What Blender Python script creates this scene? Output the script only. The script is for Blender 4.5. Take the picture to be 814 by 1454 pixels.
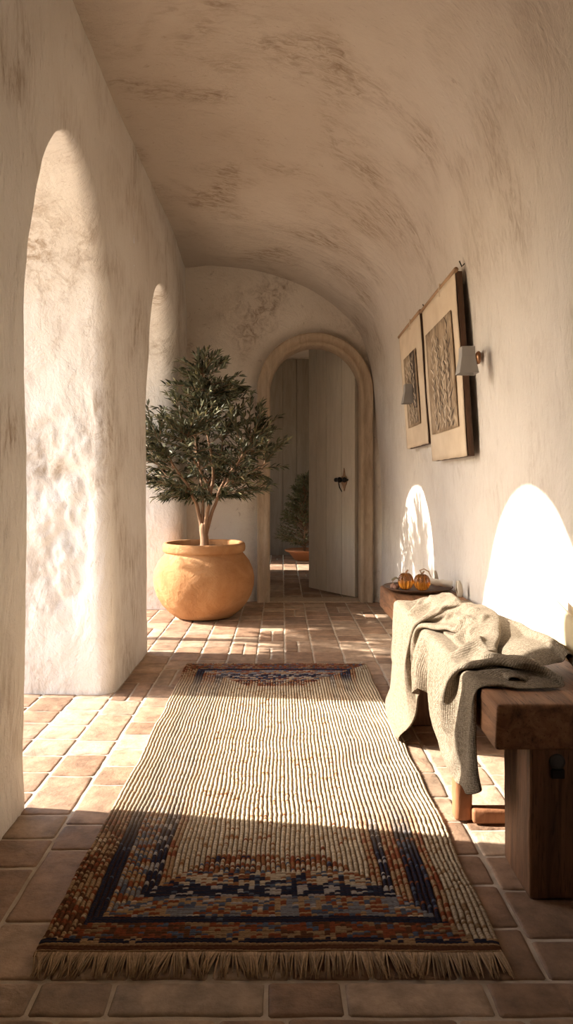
import bpy, bmesh, math, random
from mathutils import Vector, Matrix, noise
PI = math.pi
for o in list(bpy.data.objects): bpy.data.objects.remove(o)
S = bpy.context.scene
COL = S.collection
# ------------------------------------------------------------------ camera
cd = bpy.data.cameras.new('camera'); cam = bpy.data.objects.new('camera', cd); COL.objects.link(cam)
cam.location = (0, 0, 1.0); cam.rotation_euler = (PI/2, 0, 0)
cd.sensor_fit = 'AUTO'; cd.sensor_width = 36; cd.lens = 36*1000/1454
cd.shift_x = 7/1454; cd.shift_y = -40/1454; cd.clip_start = .02
S.camera = cam
# ------------------------------------------------------------------ sky, sun, exposure
w = bpy.data.worlds.new('world'); S.world = w; w.use_nodes = True
nt = w.node_tree; nt.nodes.clear()
sk = nt.nodes.new('ShaderNodeTexSky'); sk.sky_type = 'NISHITA'; sk.sun_disc = False
sk.sun_elevation = math.radians(32); sk.sun_rotation = math.radians(-90); sk.dust_density = 2.5; sk.air_density = 1.0
bg = nt.nodes.new('ShaderNodeBackground'); bg.inputs['Strength'].default_value = 1.25
wo = nt.nodes.new('ShaderNodeOutputWorld')
nt.links.new(sk.outputs[0], bg.inputs[0]); nt.links.new(bg.outputs[0], wo.inputs[0])
SUN_DIR = Vector((1, -.10, -.60)).normalized()
sd = bpy.data.lights.new('sun', 'SUN'); sun = bpy.data.objects.new('sun', sd); COL.objects.link(sun)
sd.energy = 42; sd.angle = math.radians(.55); sd.color = (1.0, .915, .80)
sun.location = (-8, 3, 7); sun.rotation_euler = SUN_DIR.to_track_quat('-Z', 'Y').to_euler()
S.view_settings.view_transform = 'Standard'; S.view_settings.look = 'None'
S.view_settings.gamma = 1; S.view_settings.use_curve_mapping = False
S.view_settings.exposure = -1.33

# ------------------------------------------------------------------ material helpers
def mat(name, base=(.5,.5,.5), rough=.8, metal=0, spec=.5):
    m = bpy.data.materials.new(name); m.use_nodes = True
    b = m.node_tree.nodes['Principled BSDF']
    b.inputs['Base Color'].default_value = (*base, 1); b.inputs['Roughness'].default_value = rough
    b.inputs['Metallic'].default_value = metal; b.inputs['Specular IOR Level'].default_value = spec
    return m, m.node_tree, b
def N(t, typ, **kw):
    n = t.nodes.new(typ)
    for k, v in kw.items():
        if hasattr(n, k) and k not in n.inputs: setattr(n, k, v)
        else: n.inputs[k].default_value = v
    return n
def tex(t, scale=5, detail=4, rough=.55, stretch=(1,1,1), dist=0, rot=(0,0,0)):
    tc = N(t, 'ShaderNodeTexCoord'); mp = N(t, 'ShaderNodeMapping'); mp.inputs['Scale'].default_value = stretch
    mp.inputs['Rotation'].default_value = rot
    n = N(t, 'ShaderNodeTexNoise'); n.inputs['Scale'].default_value = scale; n.inputs['Detail'].default_value = detail
    n.inputs['Roughness'].default_value = rough; n.inputs['Distortion'].default_value = dist
    t.links.new(tc.outputs['Object'], mp.inputs[0]); t.links.new(mp.outputs[0], n.inputs['Vector'])
    return n.outputs['Fac']
def ramp(t, fac, stops):
    r = N(t, 'ShaderNodeValToRGB'); t.links.new(fac, r.inputs[0]); e = r.color_ramp.elements
    while len(e) < len(stops): e.new(.5)
    for i, (p, c) in enumerate(stops):
        e[i].position = p; e[i].color = (*c, 1) if len(c) == 3 else c
    return r.outputs[0]
def mix(t, fac, a, b, mode='MIX'):
    n = N(t, 'ShaderNodeMix', data_type='RGBA', blend_type=mode)
    for sock, v in ((n.inputs[0], fac), (n.inputs[6], a), (n.inputs[7], b)):
        if isinstance(v, bpy.types.NodeSocket): t.links.new(v, sock)
        elif isinstance(v, tuple): sock.default_value = (*v, 1)
        else: sock.default_value = v
    return n.outputs[2]
def math_(t, op, a, b=0.0):
    n = N(t, 'ShaderNodeMath', operation=op)
    for s_, v in ((n.inputs[0], a), (n.inputs[1], b)):
        if isinstance(v, bpy.types.NodeSocket): t.links.new(v, s_)
        else: s_.default_value = v
    return n.outputs[0]
def bump(t, b, h, strength=.5, dist=.01):
    n = N(t, 'ShaderNodeBump'); n.inputs['Strength'].default_value = strength; n.inputs['Distance'].default_value = dist
    t.links.new(h, n.inputs['Height'])
    if b.inputs['Normal'].is_linked: t.links.new(b.inputs['Normal'].links[0].from_socket, n.inputs['Normal'])
    t.links.new(n.outputs[0], b.inputs['Normal'])

def plaster(name, light, dark, stain, streak, stain_lo=.56, stain_hi=.78, b_amt=1.0):
    m, t, b = mat(name, rough=.95, spec=.15)
    big = tex(t, 1.3, 5, .6)
    c = ramp(t, big, [(.35, light), (.7, dark)])
    st1 = tex(t, 2.2, 2, .5, dist=.6)                       # where the limewash wore thin
    st2 = tex(t, 16, 8, .72, stretch=streak, dist=.8)       # the streaks inside a worn patch
    msk = math_(t, 'MULTIPLY', ramp(t, st1, [(stain_lo-.06, (0,0,0)), (stain_hi-.08, (1,1,1))]), ramp(t, st2, [(.45, (.15,.15,.15)), (.62, (1,1,1))]))
    c = mix(t, math_(t, 'MULTIPLY', msk, .85), c, stain)
    thin = tex(t, 11, 7, .75, stretch=tuple(1.6*s for s in streak), dist=1.2)
    line = ramp(t, thin, [(.60, (0,0,0)), (.66, (1,1,1))])
    c = mix(t, math_(t, 'MULTIPLY', line, .38), c, stain)
    t.links.new(c, b.inputs['Base Color'])
    bump(t, b, tex(t, 5, 6, .6, stretch=tuple(.5+.5*s for s in streak), dist=.5), .55*b_amt, .05)
    bump(t, b, tex(t, 38, 5, .7, stretch=tuple(.4+.6*s for s in streak)), .5*b_amt, .012)
    bump(t, b, tex(t, 150, 3, .6), .35*b_amt, .004)
    return m
M = {}
M['plaster_left'] = plaster('white_plaster_left', (.80,.765,.715), (.72,.67,.605), (.33,.24,.16), (1,2.2,.45), .53, .78)
M['plaster_right'] = plaster('white_plaster_right', (.82,.775,.71), (.74,.685,.61), (.42,.32,.23), (1,2.4,.45), .66, .9)
M['plaster_ceiling'] = plaster('limewash_ceiling', (.70,.615,.52), (.60,.51,.415), (.30,.21,.14), (.45,1.9,1), .58, .80)
M['plaster_end'] = plaster('limewash_end', (.76,.69,.60), (.66,.58,.49), (.26,.18,.12), (.9,1,.9), .55, .8)

M['plaster_vault'] = plaster('limewash_vault', (.77,.72,.66), (.69,.63,.56), (.30,.215,.14), (.8,1.9,.6), .53, .78)
_m, _t = M['plaster_vault'], M['plaster_vault'].node_tree; _b = _t.nodes['Principled BSDF']
_c = _b.inputs['Base Color'].links[0].from_socket
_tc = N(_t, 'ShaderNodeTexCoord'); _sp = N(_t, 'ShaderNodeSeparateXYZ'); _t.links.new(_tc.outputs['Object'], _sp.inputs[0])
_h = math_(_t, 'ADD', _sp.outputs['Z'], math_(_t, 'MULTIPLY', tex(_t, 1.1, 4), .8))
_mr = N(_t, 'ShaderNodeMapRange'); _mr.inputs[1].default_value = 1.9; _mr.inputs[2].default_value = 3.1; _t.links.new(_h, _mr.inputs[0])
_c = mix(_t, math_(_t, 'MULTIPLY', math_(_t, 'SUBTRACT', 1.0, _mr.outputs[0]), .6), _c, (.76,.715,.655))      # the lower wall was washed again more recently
_t.links.new(mix(_t, 1.0, _c, mix(_t, _mr.outputs[0], (.97,.97,.985), (.735,.68,.625)), 'MULTIPLY'), _b.inputs['Base Color'])   # limewash turns darker and browner overhead
def colattr_mat(name, rough=.9, spec=.2, vary=.25, scale=30, bmp=.4, bdist=.004, bscale=60):
    m, t, b = mat(name, rough=rough, spec=spec)
    a = N(t, 'ShaderNodeAttribute'); a.attribute_name = 'Col'
    n = tex(t, scale, 6, .65)
    c = mix(t, 1.0, a.outputs['Color'], ramp(t, n, [(.3, (1-vary,)*3), (.7, (1+vary,)*3)]), 'MULTIPLY')
    t.links.new(c, b.inputs['Base Color'])
    bump(t, b, tex(t, bscale, 5, .65), bmp, bdist)
    return m, t, b
M['tile'], _t, _b = colattr_mat('terracotta_tile', .6, .35, .42, 12, .7, .006, 28)
bump(_t, _b, tex(_t, 7, 5, .6, dist=1), .5, .012)
M['rug'], _t, _b = colattr_mat('woven_wool', .95, .1, .22, 160, .5, .002, 400)
M['leaf'], _t, _b = colattr_mat('olive_leaf', .55, .35, .1, 30, .1, .001)
_g = N(_t, 'ShaderNodeNewGeometry')
_b.inputs['Subsurface Weight'].default_value = 0
_c = _b.inputs['Base Color'].links[0].from_socket
_t.links.new(mix(_t, math_(_t, 'MULTIPLY', _g.outputs['Backfacing'], .3), _c, (.20,.20,.13)), _b.inputs['Base Color'])

def wood(name, a, bb, rough=.6, axis=(1,1,1), sc=6, crack=0.5, spec=.3):
    m, t, b = mat(name, rough=rough, spec=spec)
    g = tex(t, sc, 8, .65, stretch=axis, dist=.7)
    c = ramp(t, g, [(.28, a), (.5, tuple((x+y)/2 for x, y in zip(a, bb))), (.72, bb)])
    fine = tex(t, sc*5, 6, .7, stretch=axis, dist=.3)
    c = mix(t, math_(t, 'MULTIPLY', ramp(t, fine, [(.56, (0,0,0)), (.68, (1,1,1))]), crack), c, tuple(x*.4 for x in a))
    t.links.new(c, b.inputs['Base Color'])
    bump(t, b, fine, .5, .004); bump(t, b, g, .4, .008)
    return m
M['oak_long'] = wood('oak_beam', (.08,.036,.018), (.44,.215,.105), axis=(5,.5,5), sc=5, crack=.85)
M['oak_up'] = wood('oak_post', (.05,.024,.013), (.27,.13,.065), axis=(6,6,.45), sc=6, crack=.85)
M['oak_red'] = wood('red_oak_foot', (.27,.11,.05), (.42,.19,.09), axis=(5,5,.8), sc=5, crack=.3)
M['frame_wood'] = wood('sun_bleached_frame', (.36,.27,.185), (.55,.43,.31), axis=(4,4,.7), sc=6, crack=.35, rough=.8)
M['door_wood'] = wood('painted_boards', (.64,.575,.465), (.78,.71,.59), axis=(4,4,.5), sc=5, crack=.2, rough=.8)
M['dark_wood'] = wood('dark_walnut', (.05,.025,.015), (.13,.065,.035), axis=(4,4,.6), sc=5)
M['rod_wood'] = wood('rod_wood', (.30,.18,.10), (.48,.31,.19), axis=(4,.5,4), sc=8)
M['bark'] = wood('olive_bark', (.17,.095,.055), (.36,.22,.13), axis=(3,3,.5), sc=14, rough=.9)
M['iron'] = mat('blackened_iron', (.025,.02,.018), .45, .8)[0]
M['brass'] = mat('aged_brass', (.28,.15,.08), .35, .8)[0]
M['shade_metal'] = mat('grey_painted_metal', (.33,.31,.29), .6, .1)[0]
M['soil'] = mat('soil', (.09,.055,.03), .95)[0]

# ------------------------------------------------------------------ object helpers
def tag(o, label=None, cat=None, group=None, kind=None):
    if label: o['label'] = label
    if cat: o['category'] = cat
    if group: o['group'] = group
    if kind: o['kind'] = kind
    return o
def empty(name, loc, rz=0):
    o = bpy.data.objects.new(name, None); COL.objects.link(o); o.location = loc; o.rotation_euler = (0,0,rz)
    o.empty_display_size = .05
    return o
def mesh_obj(name, verts, faces, m, parent=None, smooth=True, cols=None):
    me = bpy.data.meshes.new(name); me.from_pydata([tuple(v) for v in verts], [], faces); me.update()
    if cols is not None:
        ca = me.color_attributes.new('Col', 'FLOAT_COLOR', 'POINT')
        flat = []
        for c in cols: flat += [c[0], c[1], c[2], 1]
        ca.data.foreach_set('color', flat)
    if smooth: me.polygons.foreach_set('use_smooth', [True]*len(me.polygons))
    me.materials.append(m)
    o = bpy.data.objects.new(name, me); COL.objects.link(o)
    if parent: o.parent = parent
    return o
def bm_obj(name, bm, m, parent=None, smooth=False, bevel=0, seg=2):
    me = bpy.data.meshes.new(name); bm.normal_update(); bm.to_mesh(me); bm.free()
    if smooth: me.polygons.foreach_set('use_smooth', [True]*len(me.polygons))
    me.materials.append(m)
    o = bpy.data.objects.new(name, me); COL.objects.link(o)
    if parent: o.parent = parent
    if bevel:
        md = o.modifiers.new('bevel', 'BEVEL'); md.width = bevel; md.segments = seg; md.limit_method = 'ANGLE'
    return o
def bbox(bm, x0, x1, y0, y1, z0, z1):
    v = [bm.verts.new(p) for p in ((x0,y0,z0),(x1,y0,z0),(x1,y1,z0),(x0,y1,z0),(x0,y0,z1),(x1,y0,z1),(x1,y1,z1),(x0,y1,z1))]
    for f in ((0,3,2,1),(4,5,6,7),(0,1,5,4),(1,2,6,5),(2,3,7,6),(3,0,4,7)): bm.faces.new([v[i] for i in f])
def rough_beam(name, x0, x1, y0, y1, z0, z1, m, parent, amp=.004, step=.05, seed=0, r=.008):
    bm = bmesh.new(); bbox(bm, x0, x1, y0, y1, z0, z1)
    bmesh.ops.bevel(bm, geom=list(bm.edges), offset=r, segments=2, affect='EDGES', profile=.6)
    for ax, (a, b) in enumerate(((x0,x1),(y0,y1),(z0,z1))):
        n = int((b-a)/step)
        for i in range(1, n+1):
            co = [0,0,0]; co[ax] = a + (b-a)*i/(n+1); no = [0,0,0]; no[ax] = 1
            bmesh.ops.bisect_plane(bm, geom=list(bm.verts)+list(bm.edges)+list(bm.faces), plane_co=co, plane_no=no)
    for v in bm.verts:
        p = v.co*7 + Vector((seed,0,0))
        d = noise.noise_vector(p)*amp + noise.noise_vector(p*3.1)*amp*.4
        v.co += Vector((d.x, d.y, d.z*.6))
    return bm_obj(name, bm, m, parent, smooth=True)
def tube_data(V, F, pts, rads, seg=8, cap=True, squash=None):
    base = len(V); n = len(pts)
    up = Vector((0,0,1))
    for i, p in enumerate(pts):
        p = Vector(p)
        d = (Vector(pts[min(i+1,n-1)]) - Vector(pts[max(i-1,0)])).normalized()
        if i == 0:
            a = d.cross(up)
            if a.length < .05: a = d.cross(Vector((0,1,0)))
            a.normalize()
        else:
            a = (a - d*a.dot(d)).normalized()
        b = d.cross(a)
        for k in range(seg):
            t = 2*PI*k/seg
            V.append(p + (a*math.cos(t) + b*math.sin(t))*rads[i])
    for i in range(n-1):
        for k in range(seg):
            k2 = (k+1) % seg
            F.append((base+i*seg+k, base+i*seg+k2, base+(i+1)*seg+k2, base+(i+1)*seg+k))
    if cap:
        F.append(tuple(base+k for k in range(seg))[::-1]); F.append(tuple(base+(n-1)*seg+k for k in range(seg)))
def tube(name, pts, rads, m, parent=None, seg=10):
    V, F = [], []
    if isinstance(rads, (int, float)): rads = [rads]*len(pts)
    tube_data(V, F, pts, rads, seg)
    return mesh_obj(name, V, F, m, parent)
def lathe(name, prof, m, parent=None, seg=64, wob=0, rib=None, center=(0,0)):
    V, F = [], []
    n = len(prof)
    for i, (r, z) in enumerate(prof):
        for k in range(seg):
            t = 2*PI*k/seg
            rr = r*(rib(t, i) if rib else 1)
            p = Vector((rr*math.cos(t), rr*math.sin(t), z))
            if wob:
                q = noise.noise_vector(p*3.2)*wob + noise.noise_vector(p*11)*wob*.25
                p += Vector((q.x, q.y, q.z*.5))
            V.append((p.x+center[0], p.y+center[1], p.z))
    for i in range(n-1):
        for k in range(seg):
            k2 = (k+1) % seg
            F.append((i*seg+k, i*seg+k2, (i+1)*seg+k2, (i+1)*seg+k))
    F.append(tuple(range(seg))[::-1]); F.append(tuple((n-1)*seg+k for k in range(seg)))
    return mesh_obj(name, V, F, m, parent)
def smoothstep(a, b, x):
    t = min(1, max(0, (x-a)/(b-a))); return t*t*(3-2*t)

# ------------------------------------------------------------------ shell of the vaulted corridor
XL, T = -.80, .52            # inner face of the arcade wall and its thickness
YB, YE = -6.0, 5.95          # behind the camera, end wall
def wobble(p, a=1.0):
    v = noise.noise_vector(Vector(p)*1.1)*.020 + noise.noise_vector(Vector(p)*3.7)*.006 + noise.noise_vector(Vector(p)*11)*.0022
    return v*a
def crags(p):                 # trowel ridges on the reveal of the near arch
    q = Vector((p[0]*1.5+3, p[1]*1.5, p[2]*.9))
    a = noise.turbulence(q*3.8 + Vector((p[2]*1.2,0,-p[0]*1.4)), 5, True)
    return a
def left_face(y, z):          # pier swells at chest height, shaped to slant the floor's sun edge
    return XL + .045*math.exp(-((z-1.1)/.7)**2)*(1-smoothstep(2.2, 2.9, y))*smoothstep(.6, 1.6, y)
ZT = 2.84
def arch_cell(V, F, y0, y1, a0, a1, spring, apex, r0, r1, skew=0., craggy=False):
    ctr = []; n_j, n_a = 120, 110; zb = -.03
    yc, ry, rz = (a0+a1)/2, (a1-a0)/2, apex-spring
    for i in range(n_j): ctr.append((a0, zb+(spring-zb)*i/n_j, -1, 0))
    for i in range(n_a+1):
        t = PI - PI*i/n_a
        yy = yc + ry*math.cos(t) + skew*math.sin(t)**2; zz = spring + rz*math.sin(t)
        nn = Vector((math.cos(t)/ry, math.sin(t)/rz)).normalized()
        ctr.append((yy, zz, nn.x, nn.y))
    for i in range(1, n_j+1): ctr.append((a1, spring+(zb-spring)*i/n_j, 1, 0))
    rect = []
    for i, (yy, zz, ny, nz) in enumerate(ctr):
        if i <= n_j: rect.append([y0, zz])
        elif i >= n_j+n_a: rect.append([y1, zz])
        else:
            dy, dz = yy-yc, zz-spring
            k = min((y1-yc)/dy if dy > 1e-6 else 1e9, (y0-yc)/dy if dy < -1e-6 else 1e9, (ZT-spring)/dz if dz > 1e-6 else 1e9)
            rect.append([yc+dy*k, spring+dz*k])
    for cy in (y0, y1):
        j = min(range(len(rect)), key=lambda q: (rect[q][0]-cy)**2+(rect[q][1]-ZT)**2); rect[j] = [cy, ZT]
    n_r, n_c, n_f = 44, 8, 46
    rows = []
    U = len(ctr)
    for v in range(n_r+n_c+n_f+1+14):
        row = []
        for u in range(U):
            yy, zz, ny, nz = ctr[u]
            s = smoothstep(.25, .75, (yy-a0)/(a1-a0))
            r = r0*(1-s)+r1*s
            if craggy: yy -= (left_face(a0, zz)-XL)*2.7*(1-smoothstep(0, .6, (yy-a0)/(a1-a0)))
            if v < 14:          # outer face of the wall
                k = 1-v/14; py, pz = yy+(rect[u][0]-yy)*k, zz+(rect[u][1]-zz)*k; px = XL-T
            elif v < 14+n_r:
                k = (v-14)/n_r; xf = left_face(yy, zz); px = (XL-T)+(xf-r-(XL-T))*k; py, pz = yy, zz
                if craggy and yy > yc and zz < 1.9:
                    h = smoothstep(-.02, .35, k)*(1-smoothstep(.86, 1, k))*smoothstep(.08, .5, pz)*(1-smoothstep(1.1, 1.75, pz))
                    cen = math.exp(-((pz-.85+.5*(k-.5))/.42)**2)*math.exp(-((k-.62)/.28)**2)
                    c_ = crags((px, py, pz))
                    py += (1-k)*T*(.02+.07*smoothstep(.1,.5,pz)*(1-smoothstep(1.15,1.6,pz)))  # reveal splayed at mid height, shaped so grazing sun catches its ridges
                    py -= h*(.012+.024*cen)*(c_-.75)*1.8
            elif v <= 14+n_r+n_c:
                k = (v-14-n_r)/n_c*PI/2; off = r*(1-math.cos(k)); px = None; xo = r*(1-math.sin(k))
                py, pz = yy+ny*off, zz+nz*off; px = left_face(py, pz)-xo
            else:
                k = (v-14-n_r-n_c)/n_f
                sy, sz = yy+ny*r, zz+nz*r
                py, pz = sy+(rect[u][0]-sy)*k, sz+(rect[u][1]-sz)*k; px = left_face(py, pz)
            p = Vector((px, py, pz)); p += wobble(p)
            row.append(p)
        rows.append(row)
    base = len(V)
    for row in rows: V.extend(row)
    for i in range(len(rows)-1):
        for u in range(U-1):
            F.append((base+i*U+u, base+(i+1)*U+u, base+(i+1)*U+u+1, base+i*U+u+1))
def grid(V, F, fn, nu, nv, flip=False):
    base = len(V)
    for i in range(nu+1):
        for j in range(nv+1): V.append(fn(i/nu, j/nv))
    for i in range(nu):
        for j in range(nv):
            a = base+i*(nv+1)+j; f = (a, a+1, a+nv+2, a+nv+1)
            F.append(f[::-1] if flip else f)
V, F = [], []
def seg_fn(y0, y1, outer=False):
    def fn(u, v):
        y = y0+(y1-y0)*u; z = -.03+(ZT+.03)*v
        p = Vector((left_face(y, z) if not outer else XL-T, y, z)); return p+wobble(p)
    return fn
grid(V, F, seg_fn(YB-.2, 1.6), 160, 110); grid(V, F, seg_fn(YB-.2, 1.6, True), 10, 10, True)
arch_cell(V, F, 1.6, 3.80, 2.19, 3.34, 1.42, 2.30, .012, .075, skew=-.07, craggy=True)
arch_cell(V, F, 3.80, YE+.25, 4.20, 5.62, 1.40, 2.30, .012, .13, skew=-.22)
wl = mesh_obj('wall_left', V, F, M['plaster_left']); tag(wl, 'white plaster arcade wall with tall arched openings on the left', kind='structure')

# vault: profile from the right foot over the crown to the crease on the left
PR = [(.875,-.03),(.875,.3),(.872,.6),(.858,1.0),(.838,1.4),(.812,1.8),(.765,2.08),(.66,2.33),(.47,2.53),(.23,2.68),(0,2.76),(-.25,2.81),(-.5,2.84),(-.72,2.835),(-.95,2.83)]
def catmull(pts, t):
    n = len(pts)-1; f = t*n; i = min(int(f), n-1); f -= i
    p0, p1, p2, p3 = (Vector(pts[max(i-1,0)]), Vector(pts[i]), Vector(pts[i+1]), Vector(pts[min(i+2,n)]))
    return .5*((2*p1)+(-p0+p2)*f+(2*p0-5*p1+4*p2-p3)*f*f+(-p0+3*p1-3*p2+p3)*f**3)
NP, NY = 150, 300
G = []
for j in range(NY+1):
    y = YB-.2+(YE+.3-YB+.2)*j/NY
    row = []
    for i in range(NP+1):
        x, z = catmull(PR, i/NP)
        k = smoothstep(2.0, 2.6, z)
        z += k*(.035*math.sin(y*2.3+x*1.5+.6)+.03*math.sin(y*1.1-x*2.0))*(1-smoothstep(.55, .8, -x))
        x -= (1-k)*.035*smoothstep(5.2, 5.95, y)*(1 if x > 0 else 0)
        # a low lip where the vault drops towards the end wall
        z -= k*.05*smoothstep(5.0, 5.6, y)*(1-smoothstep(.5, .8, -x))
        p = Vector((x, y, z)); p += wobble(p, 1.2 if z > 2.0 else .9)
        row.append(p)
    G.append(row)
def Gn(j, i):
    a = G[min(j+1,NY)][i]-G[max(j-1,0)][i]; b = G[j][min(i+1,NP)]-G[j][max(i-1,0)]
    n = a.cross(b).normalized(); p = G[j][i]
    return n if n.dot(Vector((0, p.y, 1.2))-p) > 0 else -n
SPL = next(i for i in range(NP+1) if catmull(PR, i/NP)[1] > 2.02)
def vault_piece(name, i0, i1, m):
    V, F, NN = [], [], []
    w_ = i1-i0+1
    for j in range(NY+1):
        for i in range(i0, i1+1): V.append(G[j][i]); NN.append(Gn(j, i))
    for j in range(NY):
        for i in range(w_-1):
            a = j*w_+i; F.append((a, a+1, a+w_+1, a+w_))
    nb = len(V)
    # the masonry behind the plaster skin
    for j in range(0, NY+1, 10):
        for i in range(i0, i1+1):
            V.append(G[j][i]-Gn(j, i)*.18); NN.append(-Gn(j, i))
    for j in range(NY//10):
        for i in range(w_-1):
            a = nb+j*w_+i; F.append((a, a+w_, a+w_+1, a+1))
    o = mesh_obj(name, V, F, m)
    o.data.normals_split_custom_set_from_vertices([tuple(n) for n in NN])
    return o
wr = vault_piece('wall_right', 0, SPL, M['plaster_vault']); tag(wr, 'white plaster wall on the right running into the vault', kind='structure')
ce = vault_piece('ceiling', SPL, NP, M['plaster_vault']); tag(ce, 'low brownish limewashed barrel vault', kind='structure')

# end wall with the arched doorway (opening a little smaller than the frame)
DXC, DR, DSP = .283, .45, 1.785
def end_wall():
    V, F = [], []
    ctr = []; zb = -.03; nj, na = 60, 90
    for i in range(nj): ctr.append((DXC-DR, zb+(DSP-zb)*i/nj, -1, 0))
    for i in range(na+1):
        t = PI-PI*i/na; ctr.append((DXC+DR*math.cos(t), DSP+DR*math.sin(t), math.cos(t), math.sin(t)))
    for i in range(1, nj+1): ctr.append((DXC+DR, DSP+(zb-DSP)*i/nj, 1, 0))
    x0, x1, zt = -.98, .98, 3.0
    rect = []
    for i, (x, z, nx, nz) in enumerate(ctr):
        if i <= nj: rect.append((x0, z))
        elif i >= nj+na: rect.append((x1, z))
        else:
            k = min((x1-DXC)/nx if nx > 1e-6 else 1e9, (x0-DXC)/nx if nx < -1e-6 else 1e9, (zt-DSP)/nz if nz > 1e-6 else 1e9)
            rect.append((DXC+nx*k, DSP+nz*k))
    U = len(ctr); R = 60; D = .22
    for v in range(-12, R+1):
        for u in range(U):
            x, z, nx, nz = ctr[u]
            if v < 0: px, pz, py = x, z, YE+.05+(D-.05)*(-v/12)
            else:
                k = v/R; px, pz = x+(rect[u][0]-x)*k, z+(rect[u][1]-z)*k
                dd = math.hypot(px-x, pz-z)
                py = YE+.05*(1-smoothstep(.02, .22, dd))
            if px > .70 and v >= 0: py -= .10*smoothstep(.70, .90, px)**2
            p = Vector((px, py, pz)); q = wobble(p); p += Vector((q.x*.3, q.y*1.1, q.z*.3))
            V.append(p)
    for v in range(R+12):
        for u in range(U-1):
            a = v*U+u; F.append((a, a+U, a+U+1, a+1))
    return mesh_obj('wall_back', V, F, M['plaster_end'])
tag(end_wall(), 'limewashed end wall around the arched doorway', kind='structure')
# wall behind the camera
V, F = [], []
grid(V, F, lambda u, v: Vector((-1.1+2.2*u, YB, -.03+3.1*v))+wobble((-1.1+2.2*u, YB, 3*v)), 30, 40, True)
tag(mesh_obj('wall_front', V, F, M['plaster_end']), 'white plaster wall closing the corridor behind the viewer', kind='structure')

# ------------------------------------------------------------------ floor of hand-made tiles
def build_floor():
    V, F, C = [], [], []
    rnd = random.Random(5)
    def tile(x0, x1, y0, y1):
        g = .0032+rnd.random()*.002
        x0 += g; x1 -= g; y0 += g; y1 -= g
        if x1-x0 < .02 or y1-y0 < .02: return
        # outline with rounded, hand-cut corners
        pts = []; nx = max(2, int((x1-x0)/.03)); ny = max(2, int((y1-y0)/.03)); c = min(.005, (x1-x0)/4)
        for i in range(nx+1): pts.append((x0+c+(x1-x0-2*c)*i/nx, y0))
        for i in range(ny+1): pts.append((x1, y0+c+(y1-y0-2*c)*i/ny))
        for i in range(nx+1): pts.append((x1-c-(x1-x0-2*c)*i/nx, y1))
        for i in range(ny+1): pts.append((x0, y1-c-(y1-y0-2*c)*i/ny))
        sd_ = rnd.random()*50
        q = []
        for (x, y) in pts:
            n_ = noise.noise_vector(Vector((x*14, y*14, sd_)))*.0035
            q.append((x+n_.x, y+n_.y))
        cx, cy = (x0+x1)/2, (y0+y1)/2
        tint = rnd.random(); lum = .80+.40*rnd.random()
        a, b = Vector((.285,.175,.112)), Vector((.42,.31,.22))
        col = a.lerp(b, tint*tint)*lum
        tx, ty = (rnd.random()-.5)*.012, (rnd.random()-.5)*.012
        base = len(V); n = len(q)
        for ring, (s, z) in enumerate(((0, -.012), (0, -.004), (.0035, -.0008), (.009, 0), (.03, .0004))):
            for (x, y) in q:
                dx, dy = cx-x, cy-y; L = max(abs(dx), 1e-4); 
                f1 = min(1, s/max(abs(dx), 1e-3)); f2 = min(1, s/max(abs(dy), 1e-3))
                xx = x+dx*min(.8, s/((x1-x0)/2)); yy = y+dy*min(.8, s/((y1-y0)/2))
                V.append((xx, yy, z+(xx-cx)*tx+(yy-cy)*ty-.001)); C.append(col)
        V.append((cx, cy, -.0005)); C.append(col)
        for r in range(4):
            for k in range(n):
                k2 = (k+1) % n
                F.append((base+r*n+k, base+r*n+k2, base+(r+1)*n+k2, base+(r+1)*n+k))
        for k in range(n): F.append((base+4*n+k, base+4*n+(k+1) % n, base+5*n))
    xs = [-1.62,-1.46,-1.30,-1.135,-.97,-.80,-.64,-.475,-.31,-.145,.02,.185,.36,.54,.715,.89,1.06]
    for i in range(len(xs)-1):
        y = 1.42; w_ = xs[i+1]-xs[i]
        first = [.17,.13,.19,.15][i % 4]
        while y < 10.6:
            r_ = rnd.random()
            d = first if y == 1.42 else (.14+.06*rnd.random() if r_ < .8 else .27+.05*rnd.random())
            if d > .25 and rnd.random() < .3:
                tile(xs[i], xs[i]+w_/2, y, y+d); tile(xs[i]+w_/2, xs[i+1], y, y+d)
            else: tile(xs[i], xs[i+1], y, y+d)
            y += d
    # crosswise courses next to the viewer
    yb = [1.42, 1.322, 1.19, 1.06, .93]
    cuts = [[-1.62,-1.3,-1.0,-.79,-.483,-.333,-.03,.122,.408,.60,.90,1.06], [-1.62,-1.2,-.9,-.55,-.25,-.12,.20,.33,.50,.78,1.06]]
    y = 1.42; k = 0
    while y > YB:
        y2 = yb[k+1] if k+1 < len(yb) else y-.13
        if k >= 1: c = [x+.13*(k % 3) for x in cuts[k % 2]]; c = [-1.62]+[x for x in c if -1.5 < x < 1.0]+[1.06]
        else: c = cuts[0]
        for a, b in zip(c, c[1:]): tile(a, b, y2, y)
        y = y2; k += 1
    o = mesh_obj('floor', V, F, M['tile'], smooth=True, cols=C)
    # mortar bed under and between the tiles
    m, t, b = mat('pale_mortar', (.50,.42,.33), .95)
    t.links.new(ramp(t, tex(t, 20, 5), [(.3, (.42,.34,.26)), (.7, (.60,.52,.42))]), b.inputs['Base Color']); bump(t, b, tex(t, 90, 4), .5, .004)
    V2, F2 = [], []
    grid(V2, F2, lambda u, v: Vector((-1.62+2.9*u, YB-.2+13.9*v, -.0048+.0016*noise.noise(Vector((u*60, v*280, 0))))), 60, 300, True)
    tag(mesh_obj('floor_mortar', V2, F2, m), 'pale mortar bed between the floor tiles', kind='structure')
    return tag(o, 'worn terracotta tile floor', kind='structure')
build_floor()
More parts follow.
